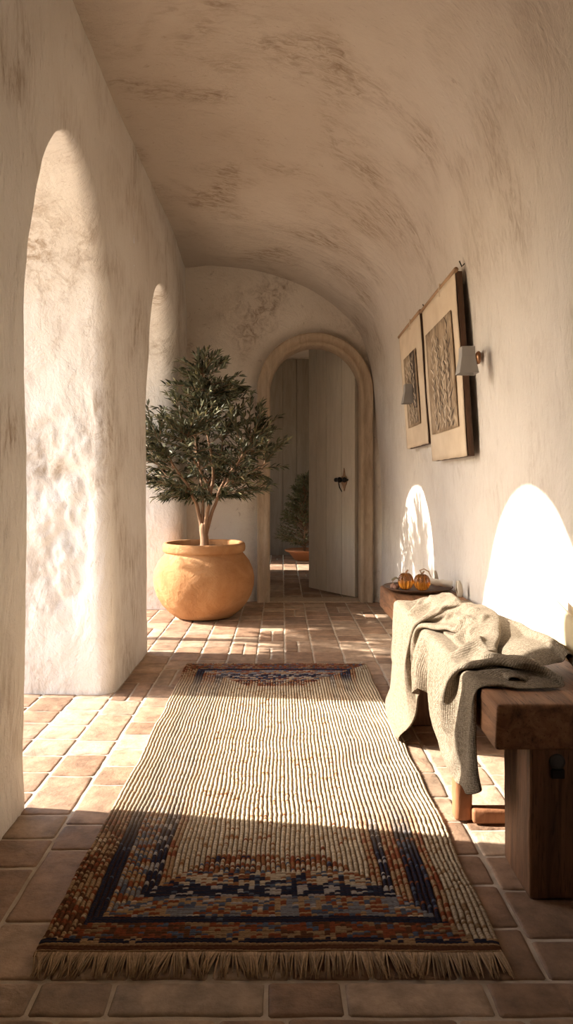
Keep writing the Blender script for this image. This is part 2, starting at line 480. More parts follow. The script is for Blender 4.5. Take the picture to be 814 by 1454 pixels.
# terrace outside the arcade
m, t, b = mat('terrace_ground', (.48,.38,.28), .95)
t.links.new(ramp(t, tex(t, 3, 6), [(.3, (.42,.33,.24)), (.7, (.60,.50,.39))]), b.inputs['Base Color'])
V, F = [], []
grid(V, F, lambda u, v: Vector((-14+12.4*u, -8+24*v, -.02)), 4, 4, True)
tag(mesh_obj('ground', V, F, m), 'pale terrace outside the arcade', kind='structure')

# ------------------------------------------------------------------ room beyond the door
def room():
    m = wood('panelled_wall_boards', (.30,.25,.185), (.42,.36,.28), axis=(4,4,.5), sc=5, crack=.2, rough=.85)
    y0, y1, x0, x1, zt = YE+.20, 9.9, -1.5, 1.25, 2.75
    # board panelling on the far wall
    bm = bmesh.new(); x = x0
    while x < x1:
        bbox(bm, x+.003, x+.187, y1-.02, y1+.02, 0, zt); x += .19
    bbox(bm, x0, x1, y1+.0, y1+.06, 0, zt)
    tag(bm_obj('wall_panelled', bm, m, bevel=.004), 'dim far wall of vertical boards in the room beyond the door', kind='structure')
    bm = bmesh.new(); bbox(bm, x1, x1+.1, y0, y1+.06, -.02, zt); tag(bm_obj('wall_east', bm, M['plaster_right']), 'side wall of the room beyond the door', kind='structure')
    bm = bmesh.new(); bbox(bm, x0-.1, x1+.1, y0, y1+.06, zt, zt+.1); tag(bm_obj('ceiling_beyond', bm, M['plaster_ceiling']), 'ceiling of the room beyond the door', kind='structure')
    bm = bmesh.new()      # outer wall with a window hole
    wy0, wy1, wz0, wz1 = 8.35, 8.95, .55, 2.0
    for q in ((y0, wy0, -.02, zt), (wy1, y1+.06, -.02, zt), (wy0, wy1, -.02, wz0), (wy0, wy1, wz1, zt)): bbox(bm, x0-.2, x0, *q)
    tag(bm_obj('wall_west', bm, M['plaster_left']), 'outer wall of the room beyond the door, with a window hole', kind='structure')
    bm = bmesh.new()      # partition left and right of the doorway as seen from inside
    bbox(bm, x0, -.98+.4, y0, y0+.06, -.02, zt); bbox(bm, .98, x1, y0, y0+.06, -.02, zt); bbox(bm, x0, x1, y0+.0, y0+.06, 2.45, zt)
    tag(bm_obj('wall_partition', bm, M['plaster_right']), 'room side of the end wall', kind='structure')
room()

# ------------------------------------------------------------------ door
def door():
    root = empty('door_1', (DXC, YE, 0)); tag(root, 'arched plank door standing ajar in a sun-bleached wooden frame', kind='structure')
    # arched frame: profile swept round the opening; local x = world x - DXC, local y = world y - YE
    ri, ro = .383, .49
    prof = [(ri, .17), (ri, -.01), (ri+.012, -.022), (ri+.030, -.024), (ri+.040, -.014), (ro-.028, -.020), (ro-.012, -.034), (ro-.002, -.030), (ro, -.012), (ro, .10)]
    V, F = [], []
    path = [('s', -1, 0.0)]+[('s', -1, DSP*i/24) for i in range(1, 24)]+[('a', PI-PI*i/64, 0) for i in range(65)]+[('s', 1, DSP*(1-i/24)) for i in range(1, 25)]
    for (k, a, z) in path:
        for (r, y) in prof:
            if k == 's': p = Vector((a*r, y, z))
            else: p = Vector((r*math.cos(a), y, DSP+r*math.sin(a)))
            q = noise.noise_vector(p*6)*.004; V.append((p.x+q.x, p.y+q.y, max(0, p.z+q.z*.5)))
    n = len(prof)
    for i in range(len(path)-1):
        for j in range(n-1): F.append((i*n+j, i*n+j+1, (i+1)*n+j+1, (i+1)*n+j))
    mesh_obj('door_frame', V, F, M['frame_wood'], root)
    # threshold slab
    bm = bmesh.new(); bbox(bm, -.385, .385, -.01, .22, -.01, .006); bm_obj('threshold', bm, M['frame_wood'], root, bevel=.003)
    # leaf, hinged on the right jamb and swung into the room
    W = .70; ang = math.radians(180-57)
    leaf = empty('door_leaf', (.372, .19, 0), 0)
    me = None
    bm = bmesh.new()
    edges = [0, .155, .345, .455, .545, W]
    edges = [0, .19, .42, .57, W]
    for a, b_ in zip(edges, edges[1:]): bbox(bm, a+.0035, b_-.0035, -.004, .020, .012, 2.30)
    bbox(bm, .004, W-.004, -.022, -.002, .012, 2.30)
    bpy.data.objects.remove(leaf)
    leaf = bm_obj('door_leaf', bm, M['door_wood'], root, bevel=.004)
    leaf.location = (.372, .19, 0); leaf.rotation_euler = (0, 0, ang)
    # iron latch near the right edge of the leaf; the corridor side of the leaf is local +y
    L = []
    return root, leaf
droot, leaf = door()
def latch(leaf):
    # spade-shaped back plate with two knobs and a thumb lever
    s = 1
    V, F = [], []
    out = [(0,.11),(.008,.075),(.016,.045),(.034,.03),(.046,0),(.034,-.03),(.02,-.045),(.008,-.075),(0,-.095),(-.008,-.075),(-.02,-.045),(-.034,-.03),(-.046,0),(-.034,.03),(-.016,.045),(-.008,.075)]
    for yy in (.021, .029):
        for (x, z) in out: V.append((x+.145, yy, z+1.03))
    n = len(out)
    for k in range(n): F.append((k, (k+1) % n, n+(k+1) % n, n+k))
    F.append(tuple(range(n))[::-1]); F.append(tuple(range(n, 2*n)))
    pl = mesh_obj('latch_plate', V, F, M['rod_wood'], leaf, smooth=False)
    for dx, r in ((.095, .024), (.165, .026), (.215, .020)):
        k = lathe('knob', [(.006,0),(.009,.004),(.009,.022),(r*.8,.028),(r,.040),(r*.85,.053),(r*.3,.060),(.001,.061)], M['iron'], leaf, 20)
        k.location = (dx, .020, 1.035); k.rotation_euler = (-PI/2, 0, 0)
    tube('thumb_lever', [(.20,.045,1.01),(.17,.055,.965),(.145,.05,.93)], [.005,.006,.004], M['iron'], leaf, 8)
latch(leaf)

# ------------------------------------------------------------------ rug
def build_rug():
    X0, X1, Y0, Y1 = -.525, .470, 1.487, 3.87
    root = empty('runner_rug', ((X0+X1)/2, (Y0+Y1)/2, 0)); tag(root, 'long worn wool runner with navy and rust borders and fringed ends on the tile floor', 'rug')
    ncol = 76; nrow = 310; sub = 5; ssub = 3
    cream = Vector((.60,.485,.34)); tan = Vector((.42,.27,.15)); brown = Vector((.12,.055,.028)); navy = Vector((.018,.024,.048)); rust = Vector((.26,.075,.035)); blue = Vector((.09,.12,.17)); grey = Vector((.42,.38,.35)); ora = Vector((.30,.135,.06))
    rnd = random.Random(11)
    def knot(i, j):
        c, cross = knot0(i, j)
        u = (i+.5)/ncol; v = (j+.5)/nrow*(Y1-Y0)
        sunlit_pale = smoothstep(.35, .8, v)*(1-smoothstep(1.95, 2.2, v))      # sun's wash-out put into the border colours mid-runner, over some worn pile
        if sunlit_pale > 0 and (u < .26 or u > .72):
            keep = .30+.25*noise.noise(Vector((u*30, v*14, 7)))
            c = (cream*.92).lerp(c, 1-sunlit_pale*(1-keep)) if u < .26 else (cream*.95).lerp(c, 1-sunlit_pale*(.85-.6*max(0, noise.noise(Vector((u*12, v*9, 3))))))
        return c, cross
    def knot0(i, j):
        u = (i+.5)/ncol*(X1-X0); v = (j+.5)/nrow*(Y1-Y0)            # metres from the left and from the near end
        du = min(u, (X1-X0)-u); left = u < .5; dn = v; df = (Y1-Y0)-v
        r = rnd.random()*.55+.45*(noise.cell(Vector((u*22, v*70, 2)))%1.0); nz = noise.noise(Vector((u*9, v*9, 1.3))); nz2 = noise.noise(Vector((u*25, v*25, 5)))
        e = min(dn*.92, df*.85)                                       # distance from a cross edge
        if dn < .030: return (tan*.8 if (int(v/.0105) % 2 == 0) else brown) , True
        if dn < .048: return (navy if r < .7 else tan), True
        if e < .09 and e <= du: # outer band
            base = tan*.8 if r < .3+.5*nz else (brown if r < .5 else (rust if r < .72 else blue))
            return base, True
        d = min(du, e)
        inner_long = (d == du)
        if inner_long and not left:      # right border: narrower, mostly cream columns with a navy chain
            if du < .085: return (cream*.85 if r < .72 else tan*.7), False
            if .10 < du < .155: return (navy if (r < .62+.5*nz2) else (blue if r < .8 else rust)), False
            if du < .19: return (tan if r < .5 else rust), False
        if d < .085: return (tan if r < .52+.4*nz else (brown if r < .66 else (rust if r < .86 else cream))), not inner_long
        if d < .115: return (navy if r < .9 else blue), not inner_long
        if d < .185:
            if nz2 > .25: return blue.lerp(grey, .4), not inner_long
            return (rust if r < .38 else (tan if r < .6 else (blue if r < .78 else (grey if r < .9 else cream)))), not inner_long
        if d < .225:
            if (int(v/.035)+int(u/.035)) % 2 == 0 and r < .5: return grey, not inner_long
            return (navy if r < .85 else blue), not inner_long
        if d < .245 and inner_long: return (tan if r < .6 else rust), False
        if not inner_long and d < .36:
            q = (d-.225)/.135
            return (navy if r < .28*(1-q)+.1 else rust if r < .42 else blue if r < .52-.1*q else ora if r < .60 else cream*.9), d < .28
        # field
        if r < .05+.10*max(0, nz): return rust, False
        if r < .11+.12*max(0, nz): return ora, False
        if r < .22: return tan, False
        return cream*(.74+.40*rnd.random()), False
    K = [[knot(i, j) for j in range(nrow)] for i in range(ncol)]
    V, F, C = [], [], []
    nx, ny = ncol*sub, nrow*ssub
    for a in range(nx+1):
        for b in range(ny+1):
            i = min(a//sub, ncol-1); j = min(b//ssub, nrow-1)
            fu = (a/sub)-i; fv = (b/ssub)-j
            (c, cross) = K[i][j]
            y = Y0+(Y1-Y0)*b/ny; x = X0+(X1-X0)*a/nx
            wv = .012*noise.noise(Vector((x*1.2+4, y*1.1, 0)))+.007*noise.noise(Vector((x*7, y*5, 3)))+.0022*noise.noise(Vector((x*30, y*40, 3)))
            gap_u = abs(fu-.5)*2; gap_v = abs(fv-.5)*2
            rr = math.sin((i*7.13+j*3.7))*.5+.5
            if cross: h = .0125-.004*gap_v**3-.0012*gap_u**3; g = 1-(gap_v > .8)*.75*(j % 2)
            else: h = .0125-.008*gap_u**3-.0035*gap_v**2
            h += .0015*rr
            col = c
            if not cross:
                if gap_u > .75: col = brown.lerp(c, .10)
                elif gap_v > .9: col = brown.lerp(c, .45)
            elif gap_v > .6: col = brown.lerp(c, .12 if j % 2 else .45)
            edge = min(a, nx-a); 
            if edge < sub: h -= .001*(sub-edge)
            ex = 0
            if a == 0 or a == nx: h = .001
            if b == 0 or b == ny: h = .001
            wavy = .006*noise.noise(Vector((y*3, 2 if a < nx/2 else 8, 0)))*(abs(a/nx-.5)*2)**4
            V.append((x+wv+wavy-root.location.x, y+.006*noise.noise(Vector((x*4, 1, 0)))-root.location.y, max(.001, h))); C.append(col)
    for a in range(nx):
        for b in range(ny):
            q = a*(ny+1)+b; F.append((q, q+ny+1, q+ny+2, q+1))
    mesh_obj('woven_field', V, F, M['rug'], root, cols=C, smooth=True)
    def fringe(yed, sgn, length, seed, n, name):
        V, F, C = [], [], []; rr = random.Random(seed)
        for k in range(n):
            x = X0+.004+(X1-X0-.008)*(k+rr.random()*.8)/n
            tu = math.sin(k*.37)*.5+noise.noise(Vector((x*18, seed, 0)))*1.6
            L = length*(.75+.4*rr.random()); dx = .020*tu+(rr.random()-.5)*.012; z1 = .002+.007*rr.random()
            pts = [(x, yed-sgn*.006, .008), (x+dx*.25, yed+sgn*L*.3, .010+z1*.3), (x+dx*.7, yed+sgn*L*.65, .004+z1*.6), (x+dx*1.1, yed+sgn*L, .0022+z1*.2)]
            pts = [(p[0]-root.location.x, p[1]-root.location.y, p[2]) for p in pts]
            b0 = len(V); tube_data(V, F, pts, [.0020, .0019, .0016, .0010], 5)
            c = Vector((.46,.32,.20))*(.55+.6*rr.random()); C += [c]*(len(V)-b0)
        mesh_obj(name, V, F, M['rug'], root, cols=C)
    fringe(Y0+.004, -1, .066, 3, 520, 'fringe'); fringe(Y1-.004, 1, .03, 8, 220, 'fringe')
build_rug()

# ------------------------------------------------------------------ bench
def build_bench():
    root = empty('wooden_bench', (.69, 2.6, 0)); tag(root, 'long rustic bench of thick dark oak beams along the right wall', 'bench')
    P = Vector((-.69, -2.6, 0))
    def rb(name, x0, x1, y0, y1, z0, z1, m, **k):
        o = rough_beam(name, x0, x1, y0, y1, z0, z1, m, root, **k)
        o.location = P; return o
    rb('seat_plank', .512, .850, 1.68, 3.66, .364, .473, M['oak_long'], amp=.005, seed=3, r=.010)
    rb('leg', .597, .845, 1.69, 1.89, .001, .366, M['oak_up'], amp=.004, seed=9)
    rb('leg', .535, .625, 2.90, 3.02, .001, .366, M['oak_up'], amp=.003, seed=12)
    rb('leg', .565, .84, 3.42, 3.58, .001, .366, M['oak_up'], amp=.003, seed=15)
    # turned foot half-way along with a stretcher lying close to the floor
    o = rb('foot', .514, .567, 2.08, 2.135, .001, .366, M['oak_red'], amp=.002, seed=21, r=.012)
    tag(o, 'slim reddish foot below the blanket')
    rb('stretcher', .562, .845, 2.06, 2.10, .004, .045, M['oak_red'], amp=.002, seed=25)
    b = lathe('bolt', [(.019,0),(.019,.004),(.015,.008),(.008,.009),(.001,.009)], mat('dull_steel', (.09,.085,.08), .5, .7)[0], root, 24)
    b.location = (.660-.69, 1.688-2.6, .334); b.rotation_euler = (PI/2, 0, 0)
    bm = bmesh.new(); bbox(bm, .645, .677, 1.680, 1.69, .295, .318)
    o = bm_obj('bolt_washer', bm, M['iron'], root, bevel=.003); o.location = P
build_bench()
BZ = .473

# ------------------------------------------------------------------ things on the far end of the bench
def tray():
    t = lathe('round_tray', [(.001,.003),(.10,.003),(.145,.006),(.165,.016),(.170,.022),(.166,.0225),(.150,.014),(.12,.011),(.001,.011)], M['dark_wood'], None, 72, wob=.001)
    t.location = (.672, 3.47, BZ+.001); tag(t, 'round dark wooden tray on the far end of the bench', 'tray')
tray()
TX, TY, TZ = .672, 3.47, BZ+.0125
M['amber'], _t, _b = mat('amber_glass', (.62,.25,.035), .08); _b.inputs['Transmission Weight'].default_value = .85; _b.inputs['IOR'].default_value = 1.45
M['amber_in'] = mat('honey_wax', (.62,.30,.06), .5)[0]
def pumpkin(x, y, r, h, label):
    root = empty('glass_pumpkin', (x, y, TZ)); tag(root, label, 'ornament', 'ribbed glass pumpkins on the tray')
    prof = []
    for i in range(25):
        a = -PI/2+PI*i/24; prof.append((max(.002, r*(math.cos(a)**.75)), h/2+h/2*math.sin(a)))
    prof[-1] = (.004, h*.93); prof[-2] = (r*.16, h*.965)
    body = lathe('body', prof, M['amber'], root, 96, rib=lambda t, i: 1-.15*abs(math.cos(t*6))**1.5)
    V, F = [], []
    tube_data(V, F, [(0,0,h*.9),(.003,0,h*1.05),(.012,.003,h*1.16)], [.006,.0045,.0035], 8)
    mesh_obj('stem', V, F, M['rod_wood'], root)
pumpkin(.605, 3.43, .038, .082, 'amber ribbed glass pumpkin, left one of the pair on the tray')
pumpkin(.678, 3.40, .040, .080, 'amber ribbed glass pumpkin with a curled handle, right one of the pair')
h = tube('handle', [(.0,0,.076),(-.012,-.01,.098),(.006,-.02,.106),(.028,-.022,.094),(.040,-.020,.066)], [.0025,.003,.003,.003,.002], M['rod_wood'])
h.parent = bpy.data.objects['glass_pumpkin.001']
def sprig():
    root = empty('dried_sprig', (.548, 3.44, TZ)); tag(root, 'small dried sprig with curled leaf and seed heads, left on the tray', 'sprig')
    tube('stem', [(.015,0,.006),(.0,.0,.022),(-.006,.0,.040),(.012,.0,.055)], [.002]*4, M['rod_wood'], root, 6)
    m = mat('dried_seed', (.30,.16,.11), .8)[0]
    for (x, y, z, r) in ((-.004,0,.014,.014),(.018,.006,.012,.012),(.004,-.015,.011,.011)):
        p = [(max(.0005, r*math.cos(a)), z+r*math.sin(a)) for a in [-PI/2+PI*i/10 for i in range(11)]]
        o = lathe('seed_head', p, m, root, 16, wob=.0015); o.location = (x, y, 0)
    V, F = [], []
    def lf(u, v):
        w_ = .010*math.sin(PI*min(1,max(0,u)))
        return Vector((-.010+.045*u, (v-.5)*2*w_, .047+.014*math.sin(PI*u)-.006*u-.006*(abs(v-.5)*2)))
    grid(V, F, lf, 12, 4)
    o = mesh_obj('leaf', V, F, mat('dried_leaf', (.16,.14,.08), .8)[0], root); s_ = o.modifiers.new('s', 'SOLIDIFY'); s_.thickness = .0012
sprig()
def napkin():
    m, t, b = mat('pale_linen', (.74,.70,.62), .95); bump(t, b, tex(t, 250, 3), .4, .002)
    V, F = [], []
    L, seg, n = .125, 28, 24
    def f(u, v):      # a rolled cloth: spiral section, crumpled
        a = v*2*PI*1.6; r = .019-.006*v
        p = Vector((L*(u-.5), r*math.cos(a), .0205+r*math.sin(a)))
        return p+noise.noise_vector(p*45)*.0045
    grid(V, F, f, n, seg*2)
    o = mesh_obj('rolled_napkin', V, F, m); s_ = o.modifiers.new('s', 'SOLIDIFY'); s_.thickness = .0015
    o.location = (.772, 3.455, TZ+.009); o.rotation_euler = (0, .10, -.32)
    tag(o, 'rolled white linen napkin at the right of the tray', 'napkin')
napkin()
def husk(name, loc, h, r, label, cat, col, lean):
    root = empty(name, loc); tag(root, label, cat)
    m = mat(name+'_skin', col, .85)[0]
    for k in range(3):
        V, F = [], []
        a0 = k*2*PI/3+.5
        def lf(u, v):
            w_ = r*math.sin(PI*min(1, .12+u*.88))**.8*1.0
            a = a0+(v-.5)*1.7
            bulge = r*(.35+.65*math.sin(PI*(.1+u*.8)))
            return Vector((math.cos(a)*bulge+lean*u*u, math.sin(a)*bulge, u*h))+noise.noise_vector(Vector((u*4, v*3, k)))*.003
        grid(V, F, lf, 14, 8)
        o = mesh_obj('petal', V, F, m, root); s_ = o.modifiers.new('s', 'SOLIDIFY'); s_.thickness = .0012
husk('seed_husk', (.830, 3.28, BZ+.001), .075, .017, 'pale dry seed husk standing on the bench against the wall', 'seed husk', (.60,.54,.44), -.008)
husk('curled_leaf', (.792, 3.58, BZ+.001), .085, .010, 'thin brown curled leaf upright behind the tray', 'leaf', (.45,.37,.28), -.012)

# ------------------------------------------------------------------ wall hangings and sconces
def paper_mat():
    m, t, b = mat('handmade_paper', (.66,.54,.40), .9)
    t.links.new(ramp(t, tex(t, 6, 5), [(.3, (.58,.46,.33)), (.7, (.72,.60,.46))]), b.inputs['Base Color']); bump(t, b, tex(t, 20, 4), .3, .004)
    return m
M['paper'] = paper_mat()
M['print'], _t, _b = mat('faded_print_ground', (.42,.31,.21), .9)
_t.links.new(ramp(_t, tex(_t, 9, 6, .7, stretch=(1,1.6,.7), dist=1), [(.30, (.16,.105,.065)), (.5, (.34,.25,.165)), (.72, (.58,.46,.33))]), _b.inputs['Base Color'])
M['ink'] = mat('sepia_ink', (.045,.028,.018), .8)[0]
M['ink_light'] = mat('pale_ink', (.66,.55,.42), .8)[0]
def wall_x(z): 
    t = 0
    for i in range(400):
        x, zz = catmull(PR, i/400)
        if zz >= z: return x
    return .8
def scroll(y0, y1, z0, z1, px0, px1, pz0, pz1, label, seed, dark_band):
    """y0 = edge nearest the viewer; plane hangs almost flat on the wall, backed by a dark board"""
    xw = wall_x((z0+z1)/2)-.022
    root = empty('wall_hanging', (xw, (y0+y1)/2, z0)); tag(root, label, 'wall hanging', 'framed paper hangings on the right wall')
    oy, oz = -(y0+y1)/2, -z0
    rnd = random.Random(seed)
    lean = (wall_x(z1)-wall_x(z0))/(z1-z0)
    def X(z, off): return -off+lean*(z-(z0+z1)/2)
    # backing board
    bm = bmesh.new(); n = 14
    ring = []
    for i in range(n+1):
        z = z0+(z1-z0)*i/n; wv = .006*noise.noise(Vector((z*9, seed, 0)))
        ring.append([bm.verts.new((X(z, a), (y0+wv if s else y1-.004)+oy, z+oz)) for a, s in ((.006, 1), (.030, 1), (.030, 0), (.006, 0))])
    for i in range(n):
        for k in range(4):
            bm.faces.new((ring[i][k], ring[i][(k+1) % 4], ring[i+1][(k+1) % 4], ring[i+1][k]))
    bm.faces.new(ring[0][::-1]); bm.faces.new(ring[-1])
    bmesh.ops.recalc_face_normals(bm, faces=bm.faces)
    bm_obj('backing_board', bm, M['dark_wood'], root)
    # paper sheet with wavy torn edges
    V, F = [], []
    def pf(u, v):
        z = z0+(z1-z0)*v; y = y0+.004+(y1-y0-.004)*u
        e = abs(u-.5)*2; wv = .004*noise.noise(Vector((z*12, seed+(u > .5)*5, 0)))*e**6
        cur = .004*noise.noise(Vector((y*4, z*3, seed)))
        return Vector((X(z, .036+cur), y+oy+wv, z+oz+.004*noise.noise(Vector((y*14, v > .5, seed)))*(abs(v-.5)*2)**8))
    grid(V, F, pf, 24, 30)
    o = mesh_obj('paper_sheet', V, F, M['paper'], root); s_ = o.modifiers.new('s', 'SOLIDIFY'); s_.thickness = .003; s_.offset = 0
    # printed panel inset in the sheet
    V, F = [], []
    def qf(u, v):
        z = pz0+(pz1-pz0)*v; y = px0+(px1-px0)*u
        return Vector((X(z, .0435), y+oy, z+oz))
    grid(V, F, qf, 10, 14)
    pr = mesh_obj('printed_panel', V, F, M['print'], root); s_ = pr.modifiers.new('s', 'SOLIDIFY'); s_.thickness = .002; s_.offset = 0
    # botanical drawing: stems with leaves
    for (mm, nm, cnt, off) in ((M['ink'], 'drawn_leaves', 5, .0452), (M['ink_light'], 'pale_leaves', 4, .0462)):
        V, F = [], []
        for s in range(cnt):
            yb = px0+(px1-px0)*(.16+.70*(s+.3*rnd.random())/cnt+(.06 if nm == 'pale_leaves' else 0)); z = pz0+.01; y = yb
            top = pz1-.02-.16*rnd.random()*(pz1-pz0); sl = (rnd.random()-.5)*.15
            k = 0
            while z < top:
                z2 = z+.022; y2 = y+sl*.022+.003*(rnd.random()-.5)
                b0 = len(V)
                for (a, c) in ((y-.0025, z), (y+.0025, z), (y2+.0025, z2), (y2-.0025, z2)): V.append((X(c, off), a+oy, c+oz))
                F.append((b0, b0+1, b0+2, b0+3))
                if rnd.random() < .85:
                    sg = 1 if k % 2 else -1; Ln = .035+.035*rnd.random(); wd = .006+.007*rnd.random(); an = .5+.6*rnd.random()
                    dy, dz = sg*math.sin(an), math.cos(an); b0 = len(V)
                    for (f, ww) in ((0,0),(.3,1),(.65,.8),(1,0),(.65,-.8),(.3,-1)):
                        a = y+dy*Ln*f-dz*wd*ww*.5; c = z+dz*Ln*f+dy*wd*ww*.5
                        a = min(max(a, px0+.003), px1-.003); c = min(max(c, pz0), pz1)
                        V.append((X(c, off), a+oy, c+oz))
                    F.append(tuple(range(b0, b0+6)))
                z, y = z2, min(max(y2, px0+.01), px1-.01); k += 1
        mesh_obj(nm, V, F, mm, pr, smooth=False)
    if dark_band:
        a, b_ = dark_band; bm = bmesh.new()
        vs = [bm.verts.new((X(zz, .0455), yy+oy, zz+oz)) for yy, zz in ((a, pz0+(pz1-pz0)*.22), (b_, pz0+(pz1-pz0)*.25), (b_, pz1), (a, pz1))]
        bm.faces.new(vs); bm_obj('dark_trunk', bm, M['ink'], pr)
    # rod along the top with a hook at the near end
    zt = z1+.004
    tube('rod', [(X(z1, .034), y0-.012+oy, zt+oz), (X(z1, .034), (y0+y1)/2+oy, zt+.002+oz), (X(z1, .034), y1+.012+oy, zt+oz)], [.011, .010, .011], M['rod_wood'], root, 12)
    tube('hook', [(.0, y0+.006+oy, zt+.03+oz), (-.02, y0+.006+oy, zt+.030+oz), (-.032, y0+.006+oy, zt+.018+oz), (-.044, y0+.0+oy, zt+.04+oz)], [.003]*4, M['iron'], root, 8)
    tube('rod_cord', [(X(z1, .046), y0+.35*(y1-y0)+oy, zt+.012+oz), (X(z1, .048), y0+.36*(y1-y0)+oy, zt-.02+oz), (X(z1, .044), y0+.37*(y1-y0)+oy, zt-.045+oz)], [.004, .003, .002], M['paper'], root, 6)
    return root
scroll(3.03, 3.74, 1.12, 1.915, 3.12, 3.66, 1.255, 1.77, 'larger paper wall hanging with a sepia leaf print, the one nearer the viewer', 4, None)
scroll(3.80, 4.45, 1.22, 1.925, 3.95, 4.32, 1.34, 1.76, 'smaller paper wall hanging with a dark trunk print, the one nearer the door', 9, (3.99, 4.12))

def sconce(y, z, xs, ysh, zs, w_, hh, label):
    """wall plate at (wall, y, z); shade centre (xs, ysh, zs)"""
    xw = wall_x(z)-.008
    root = empty('wall_sconce', (xw, y, z)); tag(root, label, 'wall lamp', 'small wall sconces')
    o = lathe('wall_plate', [(.026,0),(.028,.006),(.020,.014),(.010,.018),(.001,.019)], M['brass'], root, 28); o.rotation_euler = (0, -PI/2, 0)
    dx, dy, dz = xs-xw, ysh-y, zs-z
    tube('arm', [(-.012,0,0),(-.035,0,.018),(dx*.6, dy*.4, .030),(dx+.012, dy, dz+hh*.42)], [.009,.010,.008,.006], M['brass'], root, 12)
    k = lathe('finial', [(.001,-.022),(.012,-.018),(.018,-.004),(.013,.014),(.006,.022),(.001,.024)], M['brass'], root, 20); k.location = (-.034, 0, -.012)
    # square tapered shade, open below
    bm = bmesh.new(); a, b_ = w_*.34, w_*.5
    zt, zm, zb = hh*.5, hh*.12, -hh*.5
    rings = []
    for (r, zz) in ((a, zt), (a*1.02, zm), (b_, zb), (b_-.003, zb), (a*1.02-.003, zm), (a-.003, zt-.003)):
        rings.append([bm.verts.new((dx+sx*r, dy+sy*r, dz+zz)) for sx, sy in ((-1,-1),(1,-1),(1,1),(-1,1))])
    for p, q in zip(rings, rings[1:]):
        for i in range(4): bm.faces.new((p[i], p[(i+1) % 4], q[(i+1) % 4], q[i]))
    bm.faces.new(rings[0][::-1]); bm.faces.new(rings[-1])
    bmesh.ops.recalc_face_normals(bm, faces=bm.faces)
    bm_obj('shade', bm, M['shade_metal'], root, bevel=.002)
sconce(2.93, 1.525, .745, 2.83, 1.495, .078, .108, 'small grey sconce on a brown knobbed arm, beside the larger wall hanging')
sconce(4.18, 1.58, .745, 4.12, 1.525, .080, .112, 'small grey sconce in front of the smaller wall hanging near the door')

# ------------------------------------------------------------------ olive tree in a clay pot
def leaf_geo(V, F, C, p, d, L, W, col, rnd, droop=.15):
    d = d.normalized()
    s = d.cross(Vector((rnd.random()-.5, rnd.random()-.5, rnd.random()-.5+.6)))
    if s.length < .05: s = d.cross(Vector((1,0,0)))
    s.normalize(); n = s.cross(d)
    b = len(V)
    bend = (rnd.random()-.5)*.3*L
    pts = [(0,0,0), (.28,.5,.12), (.65,.42,.12), (1,0,0), (.65,-.42,.12), (.28,-.5,.12), (.45,0,0)]
    for (a, w_, up) in pts:
        V.append(p+d*L*a+s*W*w_+n*(W*up*2+bend*a*a)-Vector((0,0,droop*L*a*a))); C.append(col)
    F.append((b, b+1, b+6)); F.append((b+1, b+2, b+6)); F.append((b+2, b+3, b+6))
    F.append((b+6, b+3, b+4)); F.append((b+6, b+4, b+5)); F.append((b+6, b+5, b))
